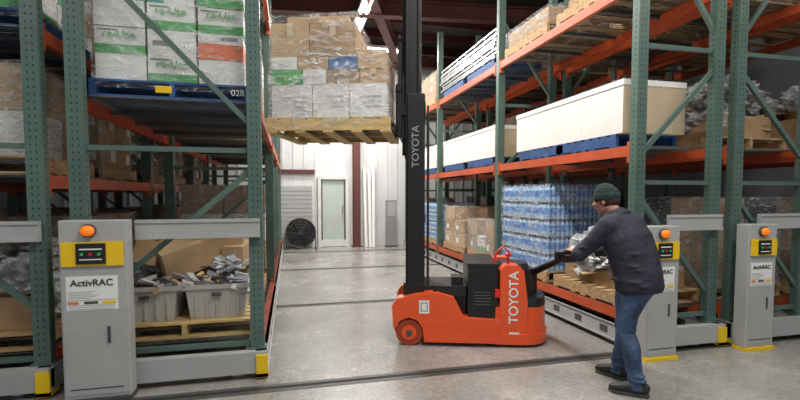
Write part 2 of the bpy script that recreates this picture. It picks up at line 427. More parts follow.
def cabinet(x0, w, y, h, tag):
    e = empty('rack_control_cabinet', (x0, y, 0))
    mb = MB()
    d = .13
    mb.box(0, w, -d, 0, .03, h, M['grey'])
    mb.build('housing', e, bevel=.008)
    mb = MB()
    mb.box(.015, w-.015, -d-.004, -d, .06, .84*h-.02, M['grey'])
    yz0, yz1 = h*.755, h*.885
    mb.box(.02, w-.02, -d-.02, -d-.004, yz0, yz1, M['yellow'])
    mb.box(w*.27, w*.70, -d-.03, -d-.02, yz0+.015, yz1-.01, M['black'])
    cy = (yz0+yz1)/2
    for q, mt in ((.36, M['btng']), (.485, M['red']), (.61, M['btng'])):
        mb.tube([(w*q, -d-.03, cy), (w*q, -d-.042, cy)], .010, mt, 12)
    mb.box(w*.32, w*.65, -d-.0305, -d-.03, cy+.03, cy+.04, M['label']); mb.box(w*.32, w*.65, -d-.0305, -d-.03, cy-.042, cy-.034, M['label'])
    mb.tube([(w*.45, -d+.04, h*.945), (w*.45, -d-.03, h*.945)], .048, M['dgrey'], 16)
    mb.ell((w*.45, -d-.03, h*.945), (.046, .03, .038), M['beacon'])
    mb.box(w*.09, w*.85, -d-.006, -d-.004, h*.57, h*.70, M['label'])
    mb.box(w*.09, w*.85, -d-.006, -d-.004, h*.515, h*.565, M['label'])
    mb.box(w*.11, w*.27, -d-.008, -d-.006, h*.548, h*.562, M['orb']); mb.box(w*.35, w*.55, -d-.008, -d-.006, h*.548, h*.562, M['dgrey'])
    mb.box(w*.62, w*.82, -d-.008, -d-.006, h*.548, h*.562, M['yellow'])
    for q in (.52, .53, .54): mb.box(w*.12, w*.8, -d-.007, -d-.006, h*q, h*q+.003, M['ink'])
    for q in range(5): mb.box(w*.12, w*.45+w*.06*(q % 3), -d-.007, -d-.006, h*(.578+.009*q), h*(.578+.009*q)+.003, M['ink'])
    mb.box(w*.68, w*.72, -d-.012, -d-.004, h*.33, h*.42, M['dgrey'])
    mb.box(w*.1, w*.9, -d-.005, -d-.004, .1, .11, M['dgrey'])
    mb.box(-.005, w+.005, -d-.02, .0, .0, .03, M['yellow'] if tag else M['dgrey'])
    mb.build('panel_parts', e)
    text('ActivRAC', .068*w/.44, M['black'], mface((w*.47, -d-.0085, h*.662), (1,0,0), (0,0,1)), e, 'lettering', .001)
    return e
cabinet(-1.58, .43, 3.745, 1.32, False)
cabinet(-3.10, .43, 3.745, 1.32, False)
cabinet(3.09, .34, 3.475, 1.22, True)
cabinet(4.23, .34, 3.475, 1.22, True)

# ------------------------------------------------------------ pallets & loads
def pallet(mb, w, d, mat):
    h = .135
    for xx in (-w/2, -.02, w/2-.04): mb.box(xx, xx+.04, -d/2, d/2, .018, h-.018, mat)
    k = 8
    for i in range(k):
        y0 = -d/2 + i*(d-.09)/(k-1); mb.box(-w/2, w/2, y0, y0+.09, h-.018, h, mat)
    for i in (0, 2, 3, 4, 6):
        y0 = -d/2 + i*(d-.09)/6; mb.box(-w/2, w/2, y0, y0+.09, 0, .018, mat)
    return h

def carton(mb, x0, x1, y0, y1, z0, z1, style):
    g = .003
    x0 += g; x1 -= g; y0 += g; y1 -= g; z1 -= g
    base = {'card': M['card'], 'card2': M['card2'], 'dark': M['dark']}.get(style, M['white'])
    mb.box(x0, x1, y0, y1, z0, z1, base)
    h = z1-z0; e = .0015; w = x1-x0; d = y1-y0
    def front(a, b, c, dd, mat):
        mb.box(x0+w*a, x0+w*b, y0-e, y0, z0+h*c, z0+h*dd, mat)
        mb.box(x0-e, x0, y0+d*a, y0+d*b, z0+h*c, z0+h*dd, mat)
        mb.box(x1, x1+e, y0+d*a, y0+d*b, z0+h*c, z0+h*dd, mat)
    if style in ('card', 'card2'):
        front(.46, .54, .72, 1, M['tape'])
        if R.random() < .5: front(.62, .9, .2, .55, M['label'])
        mb.box(x0, x1, (y0+y1)/2-.025, (y0+y1)/2+.025, z1, z1+.001, M['tape'])
    elif style == 'green':
        front(0, 1, 0, .34, M['green']); front(.05, .45, .84, .91, M['ink'])
    elif style == 'teal':
        front(0, .35, 0, 1, M['lgreen']); front(.45, .9, .6, .75, M['ink']); front(.45, .8, .2, .3, M['ink'])
    elif style == 'orange':
        front(0, 1, .0, .62, M['orb']); front(.5, .9, .76, .9, M['ink'])
    elif style == 'blue':
        front(0, 1, .1, .45, M['bprint'])
    elif style == 'white':
        if R.random() < .5: front(.1, .45, .4, .6, M['ink'])

def shell(mb, x0, x1, y0, y1, z0, z1, mat, amp=.012, seed=0):
    n = 8
    def P(x, y, z):
        o = noise.noise_vector(Vector((x*4+seed, y*4, z*4))) * amp
        return Vector((x, y, z)) + o
    def grid(f):
        vs = []; fs = []
        for i in range(n+1):
            for j in range(n+1): vs.append(f(i/n, j/n))
        for i in range(n):
            for j in range(n): fs.append((i*(n+1)+j, (i+1)*(n+1)+j, (i+1)*(n+1)+j+1, i*(n+1)+j+1))
        mb.add(vs, fs, mat, True)
    X = lambda t: x0+(x1-x0)*t
    Y = lambda t: y0+(y1-y0)*t
    Z = lambda t: z0+(z1-z0)*t
    grid(lambda a, b_: P(X(a), y0, Z(b_))); grid(lambda a, b_: P(X(1-a), y1, Z(b_)))
    grid(lambda a, b_: P(x0, Y(1-a), Z(b_))); grid(lambda a, b_: P(x1, Y(a), Z(b_)))
    grid(lambda a, b_: P(X(a), Y(b_), z1))

def load(cx, cy, z, w, d, h, styles, nx=3, ny=2, nz=3, pm_='wood', wrap='film', rz=0, name='shrink_wrapped_pallet_load', gap=.0, missing=0.0):
    mb = MB(); hz = pallet(mb, w, d, M[pm_])
    H = h/nz
    for k in range(nz):
        st = styles[k % len(styles)]
        for i in range(nx):
            for j in range(ny):
                if k == nz-1 and R.random() < missing: continue
                s_ = st if isinstance(st, str) else st[(i+j) % len(st)]
                q = .014
                ax = -w/2+.03+(w-.06)*i/nx + R.uniform(0, q); bx = -w/2+.03+(w-.06)*(i+1)/nx - R.uniform(0, q)
                ay = -d/2+.03+(d-.06)*j/ny + R.uniform(0, q); by = -d/2+.03+(d-.06)*(j+1)/ny - R.uniform(0, q)
                carton(mb, ax, bx, ay, by, hz+k*H, hz+(k+1)*H, s_)
    if wrap: shell(mb, -w/2+.012, w/2-.012, -d/2+.012, d/2-.012, .07, hz+h+.012, M[wrap], .012, R.uniform(0, 50))
    return mb.build(name, None, (cx, cy, z+.001), rz=rz)

def junk(cx, cy, z, w, d, h, name='bagged_goods_pallet', pm_='wood', n=10, mats=('bag', 'bag', 'card2', 'bag'), pal=True):
    mb = MB(); hz = pallet(mb, w, d, M[pm_]) if pal else 0
    mb.box(-w/2+.1, w/2-.1, -d/2+.1, d/2-.1, hz, hz+h*.35, M['card'])
    for i in range(n):
        r = R.uniform(.12, .22); px = R.uniform(-w/2+r, w/2-r); py = R.uniform(-d/2+r, d/2-r)
        pz = hz + R.uniform(.1, max(.12, h-r*.5)); mt = mats[i % len(mats)]
        if mt.startswith('card') or mt in ('white', 'dark'):
            mb.cbox((px, py, max(pz, hz+.18)), (r*1.5, r*1.3, r*1.0), M[mt], R.uniform(0, 3), R.uniform(-.3, .3), R.uniform(-.3, .3))
        elif mt == 'flat':
            mb.cbox((px*.7, py*.7, max(pz, hz+.1)), (r*3.0, r*2.4, .012), M['card2'], R.uniform(0, 3), R.uniform(-.25, .25), R.uniform(-.25, .25))
        else:
            mb.ell((px, py, pz), (r*1.1, r*1.1, r*.8), M[mt], 26, 16, .6, R.uniform(0, 90), None, hz+.001)
    return mb.build(name, None, (cx, cy, z+.001))

def water(cx, cy, z, w, d, h, pm_='wood', layers=5):
    mb = MB(); hz = pallet(mb, w, d, M[pm_])
    H = h/layers; r = .032
    mb.box(-w/2+.09, w/2-.09, -d/2+.09, d/2-.09, hz, hz+h-.04, M['water'])
    nx_ = int((w-.04)/(2*r)); ny_ = int((d-.04)/(2*r))
    for k in range(layers):
        z0 = hz+k*H+.004
        if k: mb.box(-w/2+.02, w/2-.02, -d/2+.02, d/2-.02, z0-.004, z0, M['card2'])
        pts = []
        for i in range(nx_):
            px = -w/2+.02+r+i*(w-.04-2*r)/(nx_-1); pts += [(px, -d/2+.02+r), (px, d/2-.02-r)]
        for j in range(1, ny_-1):
            py = -d/2+.02+r+j*(d-.04-2*r)/(ny_-1); pts += [(-w/2+.02+r, py), (w/2-.02-r, py)]
        for (px, py) in pts:
            hh = H-.012
            mb.tube([(px, py, z0), (px, py, z0+hh*.28)], [r, r], M['water'], 8, False)
            mb.tube([(px, py, z0+hh*.28), (px, py, z0+hh*.66)], [r*1.01, r*1.01], M['wlabel'], 8, False)
            mb.tube([(px, py, z0+hh*.66), (px, py, z0+hh*.78), (px, py, z0+hh*.9), (px, py, z0+hh)], [r, r*.95, r*.45, r*.42], M['water'], 8, True)
    shell(mb, -w/2+.01, w/2-.01, -d/2+.01, d/2-.01, hz-.03, hz+h+.01, M['film'], .012, 3)
    return mb.build('bottled_water_pallet', None, (cx, cy, z+.001))

def crate(cx, cy, z, w, d, h, name='long_white_crate'):
    e = empty(name, (cx, cy, z+.001))
    mb = MB()
    for yy in (-d/2+.62, d/2-.62):
        T = MB(Matrix.Translation((0, yy, 0))); pallet(T, w, 1.05, M['blue'])
        mb.add(T.v, T.f, M['blue'])
    mb.build('pallets', e)
    mb = MB()
    z0 = .136
    mb.box(-w/2, w/2, -d/2, d/2, z0, z0+h, M['crate'])
    mb.box(-w/2-.004, w/2+.004, -d/2-.004, -d/2, z0, z0+h, M['cream'])
    mb.box(-w/2-.008, w/2+.008, -d/2-.01, d/2+.01, z0+h-.05, z0+h+.008, M['crate'])
    for k in (.3, .7): mb.box(-w/2-.003, w/2+.003, -d/2+d*k, -d/2+d*k+.015, z0, z0+h+.01, M['label'])
    mb.build('box', e, bevel=.004)
    return e

LX = -0.91
o = load(LX, 4.52, L1, 1.18, 1.05, .84, (('white', 'green', 'white'), ('green', 'white', 'orange'), ('white', 'green', 'green'), ('green', 'teal')), 3, 2, 4, 'blue', 'film')
text('028', .07, M['label'], mface((.50, -.527, .07), (1,0,0), (0,0,1)), o, 'pallet_number')
mbp = MB(); mbp.box(-.12, .0, -.527, -.5255, .045, .1, M['yellow']); mbp.build('pallet_sticker', o)
for i, (a, zz) in enumerate(((.0, .28), (-.38, .49), (.0, .70), (.38, .70), (-.38, .91), (.38, .91))):
    text('re-Use', .085, M['green'], mface((a, -.5, zz), (1,0,0), (0,0,1)), o, 'carton_print', .001)
load(LX, 5.78, L1, 1.18, 1.05, 1.1, ('card', 'card2'), 2, 2, 3, 'wood')
load(LX, 7.25, L1, 1.18, 1.05, 1.0, ('white', 'card2'), 2, 2, 3, 'wood')
load(LX, 8.5, L1, 1.18, 1.05, 1.2, ('card', 'white'), 2, 2, 3, 'wood')
load(LX, 10.0, L1, 1.18, 1.05, 1.2, ('card',), 2, 2, 3, 'wood'); load(LX, 11.3, L1, 1.18, 1.05, 1.2, ('card2',), 2, 2, 3, 'wood')
e = empty('tote_pallet', (LX+.04, 4.55, L0+.001))
mb = MB(); hz = pallet(mb, 1.12, 1.05, M['wood2']); mb.build('pallet', e)
def tote(mb, cx, cy, z, w, d, h):
    t = .012
    def ringp(s, zz): return [(cx-w/2*s, cy-d/2*s, zz), (cx+w/2*s, cy-d/2*s, zz), (cx+w/2*s, cy+d/2*s, zz), (cx-w/2*s, cy+d/2*s, zz)]
    a = ringp(.86, z); b_ = ringp(1, z+h); c = ringp(.96, z+h); d_ = ringp(.82, z+t)
    vs = a+b_+c+d_; fs = [(3,2,1,0)]
    for i in range(4):
        j = (i+1) % 4
        fs += [(i, j, 4+j, 4+i), (4+i, 4+j, 8+j, 8+i), (8+i, 8+j, 12+j, 12+i)]
    fs.append((12,13,14,15)); mb.add(vs, fs, M['tote'])
    mb.box(cx-w/2-.015, cx+w/2+.015, cy-d/2-.015, cy-d/2+.006, z+h-.035, z+h, M['tote']); mb.box(cx-w/2-.015, cx+w/2+.015, cy+d/2-.006, cy+d/2+.015, z+h-.035, z+h, M['tote'])
    mb.box(cx-w/2-.015, cx-w/2+.006, cy-d/2, cy+d/2, z+h-.035, z+h, M['tote']); mb.box(cx+w/2-.006, cx+w/2+.015, cy-d/2, cy+d/2, z+h-.035, z+h, M['tote'])
    for k in range(-2, 3): mb.box(cx+k*w*.17-.006, cx+k*w*.17+.006, cy-d/2*.97, cy-d/2*.9, z+.03, z+h-.04, M['tote'])
    mb.box(cx-.04, cx+.04, cy-d/2-.02, cy-d/2-.01, z+h-.1, z+h-.07, M['dgrey'])
mb = MB()
tote(mb, -.31, -.22, hz+.001, .5, .5, .30); tote(mb, .25, -.22, hz+.001, .5, .5, .30)
mb.build('totes', e)
mb = MB()
for i in range(60):
    px = R.uniform(-.5, .5); py = R.uniform(-.45, -.1)
    mb.cbox((px, py, hz+.25+R.uniform(0, .09)), (R.uniform(.08, .22), R.uniform(.02, .07), R.uniform(.01, .05)), M[R.choice(['silver', 'white', 'card2', 'dgrey', 'silver', 'bag', 'white'])], R.uniform(0, 3), R.uniform(-.5, .5), R.uniform(-.5, .5))
mb.cbox((-.14, -.02, hz+.50), (.36, .34, .27), M['card2'], .5, .25, -.3)
mb.cbox((-.36, .0, hz+.52), (.22, .3, .22), M['card'], -.2, -.3, .2)
mb.cbox((.18, .12, hz+.54), (.42, .34, .3), M['card'], .2, 0, .1)
mb.box(-.5, .5, .08, .48, hz+.001, hz+.44, M['card'])
mb.cbox((.40, .1, hz+.5), (.2, .4, .2), M['card2'], -.3, .1, 0)
for i in range(8):
    mb.tube([(.1+.03*i, -.25, hz+.31+.012*i), (.4+.01*i, .2, hz+.38+.012*i)], .012, M['silver'], 6)
mb.ell((-.42, .05, hz+.42), (.14, .14, .12), M['bag'], 24, 14, .5, 4); mb.ell((.3, -.05, hz+.42), (.15, .12, .08), M['bag'], 24, 14, .5, 9)
mb.build('contents', e, bevel=.003)
junk(LX, 5.8, L0, 1.18, 1.05, .8, n=9)
load(LX, 7.25, L0, 1.18, 1.05, 1.2, ('card', 'white'), 2, 2, 3, 'wood', 'film2')
junk(LX, 8.5, L0, 1.18, 1.05, .9, n=9); load(LX, 10.0, L0, 1.18, 1.05, 1.1, ('card',), 2, 2, 3); load(LX, 11.3, L0, 1.18, 1.05, 1.1, ('white',), 2, 2, 3)
for NX in (-2.43, -3.94):
    for lv, seq in ((L0, ('J', 'F', 'J', 'F', 'J', 'F')), (1.66, ('F', 'C', 'J', 'F', 'C', 'F')), (2.75, ('G', 'C', 'F', 'C', 'F', 'C'))):
        for yy, s_ in zip((4.52, 5.78, 7.25, 8.5, 10.0, 11.3), seq):
            if NX < -3 and yy > 9: continue
            hh = .75 if lv > .4 else .85
            if lv == 1.66: hh = .7
            if s_ == 'J': junk(NX, yy, lv, 1.12, 1.05, hh*.9, n=14)
            elif s_ == 'F': load(NX, yy, lv, 1.12, 1.05, hh, (('card', 'white'), 'card2'), 2, 2, 2, 'wood', 'film2')
            elif s_ == 'C': load(NX, yy, lv, 1.12, 1.05, hh, ('card', 'card2'), 3, 2, 2, 'wood')
            else: load(NX, yy, lv, 1.12, 1.05, hh, (('green', 'white'), ('teal', 'green')), 3, 2, 3, 'blue')
RX = 3.66
crate(3.58, 4.92, 1.98, .74, 2.15, .52); crate(3.58, 7.95, 1.98, .74, 2.5, .50); crate(3.58, 10.8, 1.98, .74, 2.3, .5)
junk(RX, 4.36, .38, .98, 1.15, .5, n=26, mats=('bag', 'flat', 'bag', 'card2', 'bag', 'flat', 'white'))
water(RX, 5.75, .38, .98, 1.3, 1.12)
load(RX, 7.2, .38, .98, 1.1, .55, (('card', 'green'), 'card2'), 2, 3, 2, 'wood', 'film2', missing=.4); load(RX, 8.5, .38, .98, 1.15, .75, ('card2', 'card'), 2, 2, 3, 'wood', missing=.3)
water(RX, 10.1, .38, .98, 1.1, .8, 'wood', 4); load(RX, 11.4, .38, .98, 1.05, .9, ('card',), 2, 2, 3)
def panels(cx, cy, z, w, d, h, name='sheet_metal_stack', n=8, pmat='blue'):
    mb = MB()
    for q in (-d/4, d/4):
        T = MB(Matrix.Translation((0, q, 0))); pallet(T, w*.95, 1.1, M[pmat]); mb.add(T.v, T.f, M[pmat])
    t = h/n
    for i in range(n):
        a = R.uniform(-.03, .03); q = .136+i*t; sk = R.uniform(-.06, .06)
        mb.box(-w/2+a, w/2+a, -d/2+sk, d/2+sk, q+t*.62, q+t*.74, M['silver'])
        mb.box(-w/2+a, -w/2+a+.006, -d/2+sk, d/2+sk, q+t*.3, q+t*.62, M['silver']); mb.box(w/2+a-.006, w/2+a, -d/2+sk, d/2+sk, q+t*.3, q+t*.62, M['silver'])
        mb.box(-w/2+a+.02, -w/2+a+.05, -d/2+sk, d/2+sk, q+.002, q+t*.3, M['dgrey'])
        for r_ in range(7): mb.box(-w/2+a+.004, w/2+a-.004, -d/2+sk+(d-.05)*r_/6, -d/2+sk+(d-.05)*r_/6+.05, q, q+t*.62, M['silver'])
    return mb.build(name, None, (cx, cy, z+.001))
panels(3.62, 7.95, 3.54, .9, 2.6, .44, n=9)
junk(RX, 4.4, 3.54, .98, 1.15, .4, n=14, mats=('bag', 'bag', 'card2', 'silver')); load(RX, 5.75, 3.54, .98, 1.15, .22, ('card2',), 2, 2, 1, 'wood', 'film2')
load(RX, 10.2, 3.54, .98, 1.1, .6, ('card',), 2, 2, 3); load(RX, 11.45, 3.54, .98, 1.05, .6, ('white',), 2, 2, 3)
for QX in (4.81, 5.96):
    for lv, seq in ((.38, ('F', 'J', 'F', 'J', 'F', 'J')), (1.98, ('J', 'F', 'C', 'F', 'C', 'F')), (3.54, ('C', 'J', 'F', 'C', 'F', 'C'))):
        for yy, s_ in zip((4.4, 5.75, 7.25, 8.6, 10.1, 11.4), seq):
            if QX > 5 and yy > 9: continue
            if s_ == 'J': junk(QX, yy, lv, .98, 1.15, .7, n=18, mats=('bag', 'card', 'bag', 'dark', 'flat'))
            elif s_ == 'F': load(QX, yy, lv, .98, 1.15, .95, (('card', 'dark'), 'card2'), 2, 2, 3, 'wood', 'film2')
            else: load(QX, yy, lv, .98, 1.15, .8, ('card', 'card2'), 2, 2, 2, 'wood')

# ------------------------------------------------------------ forklift
TA = math.radians(162)
TO = Vector((1.37, 4.60, 0))
TR = Matrix.Translation(TO) @ Matrix.Rotation(TA, 4, 'Z')
tk = empty('walkie_reach_truck', TO, TA)
mb = MB()
def rounded_nose(x_front, x_side, x_nose, hw, n=10, rc=.0):
    pts = [(x_front, hw), (x_side, hw)]
    for i in range(1, n):
        t = math.pi*i/n
        pts.append((x_side + (x_nose-x_side)*math.sin(t)**.8, hw*math.cos(t)))
    pts += [(x_side, -hw), (x_front, -hw)]
    return pts
O = M['truck']
sk = rounded_nose(-.72, -1.0, -1.30, .39)
mb.prism(sk, .03, .14, O); mb.prism(rounded_nose(-.72, -1.0, -1.28, .385), .14, .40, O, .03)
mb.prism(rounded_nose(-.78, -.98, -1.20, .36), .40, .44, M['black'])
Mx = Matrix(((1,0,0,0),(0,0,1,0),(0,1,0,0),(0,0,0,1)))
for s in (1, -1):
    y0, y1 = (.23, .385) if s > 0 else (-.385, -.23)
    mb.prism([(-.77, .1), (-1.02, .1), (-1.04, .45), (-1.00, .76), (-.94, .82), (-.82, .82), (-.77, .76)], y0, y1, O, 0, Mx)
WXc = .12
for s in (1, -1):
    y0, y1 = (.24, .40) if s > 0 else (-.40, -.24)
    mb.prism([(WXc+.12, .10), (WXc+.16, .20), (WXc+.17, .40), (WXc+.12, .475), (.05, .52), (-.16, .545), (-.32, .50), (-.42, .30), (-.78, .28), (-.78, .04), (WXc-.15, .04), (WXc-.135, .17), (WXc-.09, .25), (WXc, .285), (WXc+.09, .25), (WXc+.135, .17)][::-1], y0, y1, O, 0, Mx)
mb.box(-.78, -.04, -.24, .24, .08, .28, O)
ch = mb.build('chassis', tk, bevel=.012)
mb = MB()
for s in (1, -1):
    yc = .325*s
    mb.tube([(WXc, yc-.055, .13), (WXc, yc+.055, .13)], .13, M['poly'], 28)
    mb.tube([(WXc, yc-.065, .13), (WXc, yc+.065, .13)], .075, M['truck'], 20); mb.tube([(WXc, yc-.075, .13), (WXc, yc+.078, .13)], .03, M['dgrey'], 12)
mb.tube([(-1.0, -.05, .12), (-1.0, .05, .12)], .118, M['rubber'], 20)
for s in (1, -1): mb.tube([(-1.0, .28*s-.03, .07), (-1.0, .28*s+.03, .07)], .068, M['rubber'], 16)
mb.build('wheels', tk)
mb = MB()
mb.box(-.745, -.46, -.37, .37, .28, .80, M['black']); mb.box(-.755, -.45, -.38, .38, .80, .83, M['black'])
mb.box(-.72, -.48, .37, .376, .34, .76, M['blackm'])
for k in range(5): mb.box(-.68, -.52, .376, .38, .42+k*.03, .43+k*.03, M['dgrey'])
mb.box(-.45, -.02, -.26, .26, .28, .58, M['black'])
mb.box(-.44, -.12, .2, .36, .50, .60, M['black']); mb.box(-.42, -.30, .1, .3, .60, .68, M['blackm'])
mb.prism(rounded_nose(-.80, -.95, -1.17, .225), .44, .74, M['black'], .06)
mb.prism(rounded_nose(-.80, -.93, -1.12, .21), .74, .80, M['black'], .15)
mb.prism(rounded_nose(-1.0, -1.02, -1.28, .37), .40, .48, M['black'], .08)
mb.build('battery_and_cowling', tk, bevel=.01)
mb = MB()
for s in (1, -1):
    yo = .30*s
    mb.box(-.02, .14, yo-.012, yo+.012, .12, 2.50, M['blackm']); mb.box(-.02, .0, yo-.05*s if s > 0 else yo, yo if s > 0 else yo+.05, .12, 2.50, M['blackm'])
    mb.box(.12, .14, min(yo, yo-.05*s), max(yo, yo-.05*s), .12, 2.50, M['blackm'])
    yi = .25*s
    mb.box(.02, .16, yi-.012, yi+.012, .5, 4.25, M['blackm']); mb.box(.14, .16, yi-.04, yi+.04, .5, 4.25, M['blackm']); mb.box(.02, .04, yi-.04, yi+.04, .5, 4.25, M['blackm'])
    yn = .19*s
    mb.box(.08, .20, yn-.012, yn+.012, 1.9, 4.1, M['blackm'])
    mb.tube([(.05, .12*s, .4), (.05, .12*s, 4.0)], .03, M['blackm'], 12)
    mb.box(.03, .06, .06*s-.012, .06*s+.012, 1.0, 4.0, M['dgrey'])
    mb.tube([(-.06, .22*s, .5), (-.06, .2*s, 2.4)], .012, M['rubber'], 8)
for z in (.14, 1.2, 2.4): mb.box(-.03, -.01, -.30, .30, z, z+.10, M['blackm'])
for z in (2.75, 4.15): mb.box(.02, .05, -.24, .24, z, z+.1, M['blackm'])
mb.box(-.03, .18, .285, .32, .2, .62, M['blackm'])
mb.build('mast', tk, bevel=.004)
FZ = 2.10
mb = MB()
mb.box(.20, .235, -.36, .36, FZ-.02, FZ+.10, M['blackm']); mb.box(.20, .235, -.36, .36, FZ+.42, FZ+.52, M['blackm'])
for s in (1, -1):
    mb.box(.20, .235, .3*s-.03, .3*s+.03, FZ-.02, FZ+.95, M['blackm']); mb.box(.16, .2, .22*s-.03, .22*s+.03, FZ-.02, FZ+.6, M['blackm'])
    mb.box(.235, .265, .22*s-.05, .22*s+.05, FZ+.045, FZ+.5, M['dgrey'])
    mb.box(.235, 1.25, .22*s-.05, .22*s+.05, FZ+.045, FZ+.08, M['dgrey'])
    mb.box(.12, .235, .26*s-.02, .26*s+.02, FZ+.2, FZ+.3, M['blackm'])
mb.box(.20, .235, -.36, .36, FZ+.91, FZ+.95, M['blackm'])
for k in range(-3, 4): mb.box(.21, .225, k*.09-.008, k*.09+.008, FZ+.5, FZ+.95, M['blackm'])
mb.build('fork_carriage', tk)
mb = MB()
mb.box(-.08, .02, .4005, .402, .33, .46, M['label']); mb.box(-.065, .005, .402, .4025, .35, .44, M['ink']); mb.box(-.055, -.005, .4025, .403, .36, .43, M['label'])
mb.tube([(-.86, .3, .82), (-.86, .3, .89)], .012, M['red'], 8); mb.ell((-.86, .3, .91), (.035, .035, .02), M['red'])
mb.tube([(-.70, .33, .83), (-.74, .34, .94), (-.80, .345, 1.0), (-.86, .345, .94), (-.85, .33, .82)], .010, M['red'], 8)
mb.box(-.96, -.86, .386, .388, .12, .155, M['label'])
mb.box(-.765, -.72, .37, .40, .5, .58, M['red'])
mb.build('fittings', tk)
text('TOYOTA', .125, M['label'], mface((-.905, .3875, .50), (0, 0, 1), (1, 0, 0)), tk, 'side_lettering', .002)
text('TOYOTA', .10, M['mtext'], mface((.06, .3135, 1.98), (0, 0, 1), (1, 0, 0)), tk, 'mast_lettering', .001)
G = Vector((2.50, 3.53, 0.985))
Gl = TR.inverted() @ G
pv = Vector((-1.14, 0, .68))
dr = (Gl - pv); dh = Vector((dr.x, dr.y, 0)).normalized(); sd = Vector((-dh.y, dh.x, 0))
mb = MB()
mb.tube([(-1.14, 0, .4), pv + Vector((0, 0, .03))], .07, M['black'], 16)
neck = Gl - dr.normalized()*.20
mb.tube([pv, pv+dr*.1, neck], [.05, .04, .03], M['black'], 12)
mb.cbox(neck + dr.normalized()*.03, (.16, .12, .07), M['black'], math.atan2(dh.y, dh.x))
mb.cbox(neck + dr.normalized()*.03 + Vector((0, 0, .04)), (.1, .08, .02), M['red'], math.atan2(dh.y, dh.x))
for s in (1, -1):
    mb.tube([neck + sd*.05*s, Gl - dh*.12 + sd*.13*s, Gl - dh*.03 + sd*.17*s, Gl + sd*.15*s], .016, M['black'], 10)
mb.tube([Gl - sd*.16, Gl + sd*.16], .015, M['black'], 12)
mb.build('tiller', tk)

pc = TR @ Vector((.89, 0, 0))
def raised_load():
    e = empty('raised_pallet_load', (pc.x, pc.y, FZ), TA)
    mb = MB()
    mb2 = MB()
    h = .145
    for yy in (-.52, -.02, .48): mb2.box(-.6, .6, yy, yy+.04, .02, h-.02, M['wood2'])
    for i in range(9):
        x0 = -.6+i*(1.2-.09)/8; mb2.box(x0, x0+.095, -.52, .52, h-.02, h, M['wood2'])
    for i in range(5):
        x0 = -.6+i*(1.2-.1)/4; mb2.box(x0, x0+.1, -.52, .52, 0, .02, M['wood2'])
    mb2.build('pallet', e)
    def row(z0, z1, xs, kinds):
        for (a, b_), k in zip(zip(xs[:-1], xs[1:]), kinds):
            for (ya, yb) in ((-.5, 0), (0, .5)):
                j = R.uniform(0, .02)
                mb.box(a+.004, b_-.004, ya+.004+j, yb-.004-(j if yb > .1 else 0), z0, z1-.004, M[k])
            H = z1-z0
            if k == 'white':
                for q in range(3): mb.box(a+.05, a+.05+(b_-a)*R.uniform(.3, .6), .496, .4975, z0+H*(.3+.15*q), z0+H*(.34+.15*q)-.006, M['ink'])
            if k in ('card', 'card2'):
                mb.box((a+b_)/2-.03, (a+b_)/2+.03, .496, .4975, z0+H*.6, z1-.004, M['tape'])
    row(h, h+.32, (-.56, -.2, .16, .56), ('white', 'white', 'white'))
    row(h+.32, h+.46, (-.56, -.3, .02, .25, .56), ('card2', 'card', 'white', 'green'))
    row(h+.46, h+.58, (-.56, -.28, .0, .3, .56), ('card2', 'bprint', 'card2', 'white'))
    row(h+.58, h+.90, (-.27, .18, .56), ('card', 'card2'))
    row(h+.90, h+.96, (-.2, .4), ('card2',))
    row(h+.58, h+.64, (-.56, -.28), ('card2',))
    mb.build('cartons', e, bevel=.004)
    mb = MB()
    shell(mb, -.29, .572, -.512, .512, h+.42, h+.975, M['film'], .02, 2)
    shell(mb, -.575, .575, -.515, .515, .06, h+.66, M['film'], .018, 5)
    shell(mb, -.585, .585, -.525, .525, .04, h+.40, M['film'], .02, 15)
    mb.build('stretch_wrap', e)
raised_load()

# ------------------------------------------------------------ man
MP = Vector((2.53, 2.99, 0)); F = Vector((-.30, .95, 0)).normalized(); MA = math.atan2(F.y, F.x); MS = .96
man = empty('warehouse_worker', MP, MA, MS)
MI = (Matrix.Translation(MP) @ Matrix.Rotation(MA, 4, 'Z') @ Matrix.Scale(MS, 4)).inverted()
g = MI @ G
axw = ((TR @ (Gl + sd)) - (TR @ Gl)); ax = (MI.to_3x3() @ axw).normalized()
if ax.y < 0: ax = -ax
hl = g + ax * .085; hr = g - ax * .085
bk = Vector((-1, 0, 0)); bk = (bk - ax*bk.dot(ax)).normalized()
up = ax.cross(bk).normalized()
if up.z < 0: up = -up
def hand(name, c, side):
    mb = MB(); r = .015 + .0095
    def pos(th, t, rr=r): return c + ax*t + up*(rr*math.cos(th)) - bk*(rr*math.sin(th))
    offs = [-.034, -.0115, .0115, .034]
    rad = [.0095, .0098, .0095, .0082]; last = [3.5, 3.8, 3.6, 3.2]
    for k in range(4):
        t = offs[k]*side*-1
        kn = c + ax*t + up*.030 + bk*.022
        mb.tube([kn, pos(.35, t, r+.004), pos(1.3, t), pos(2.3, t), pos(last[k]-.1, t, r-.001)], [.0115, rad[k]*1.08, rad[k], rad[k]*.95, rad[k]*.8], M['skin'], 8)
        e_ = pos(last[k]-.1, t, r-.001); mb.ell(e_, (rad[k]*.8,)*3, M['skin'], 8, 6)
    wr = c + bk*.105 + up*.022
    mb.tube([c + bk*.0 + up*.030, c + bk*.03 + up*.031, c + bk*.07 + up*.027, wr, wr + bk*.06], [(.012, .040), (.016, .045), (.018, .040), (.024, .029), (.025, .029)], M['skin'], 12, True, True, tuple(up))
    a0 = c + bk*.075 + up*.02 - ax*side*.03
    mb.tube([a0, c + bk*.045 + up*.008 + ax*(-side)*.045, c + bk*.022 - up*.012 + ax*(-side)*.046, c - bk*.004 - up*.026 + ax*(-side)*.040], [.015, .0125, .0105, .0085], M['skin'], 8)
    mb.build(name, man, remesh=.0032, smooth_it=3)
    return wr
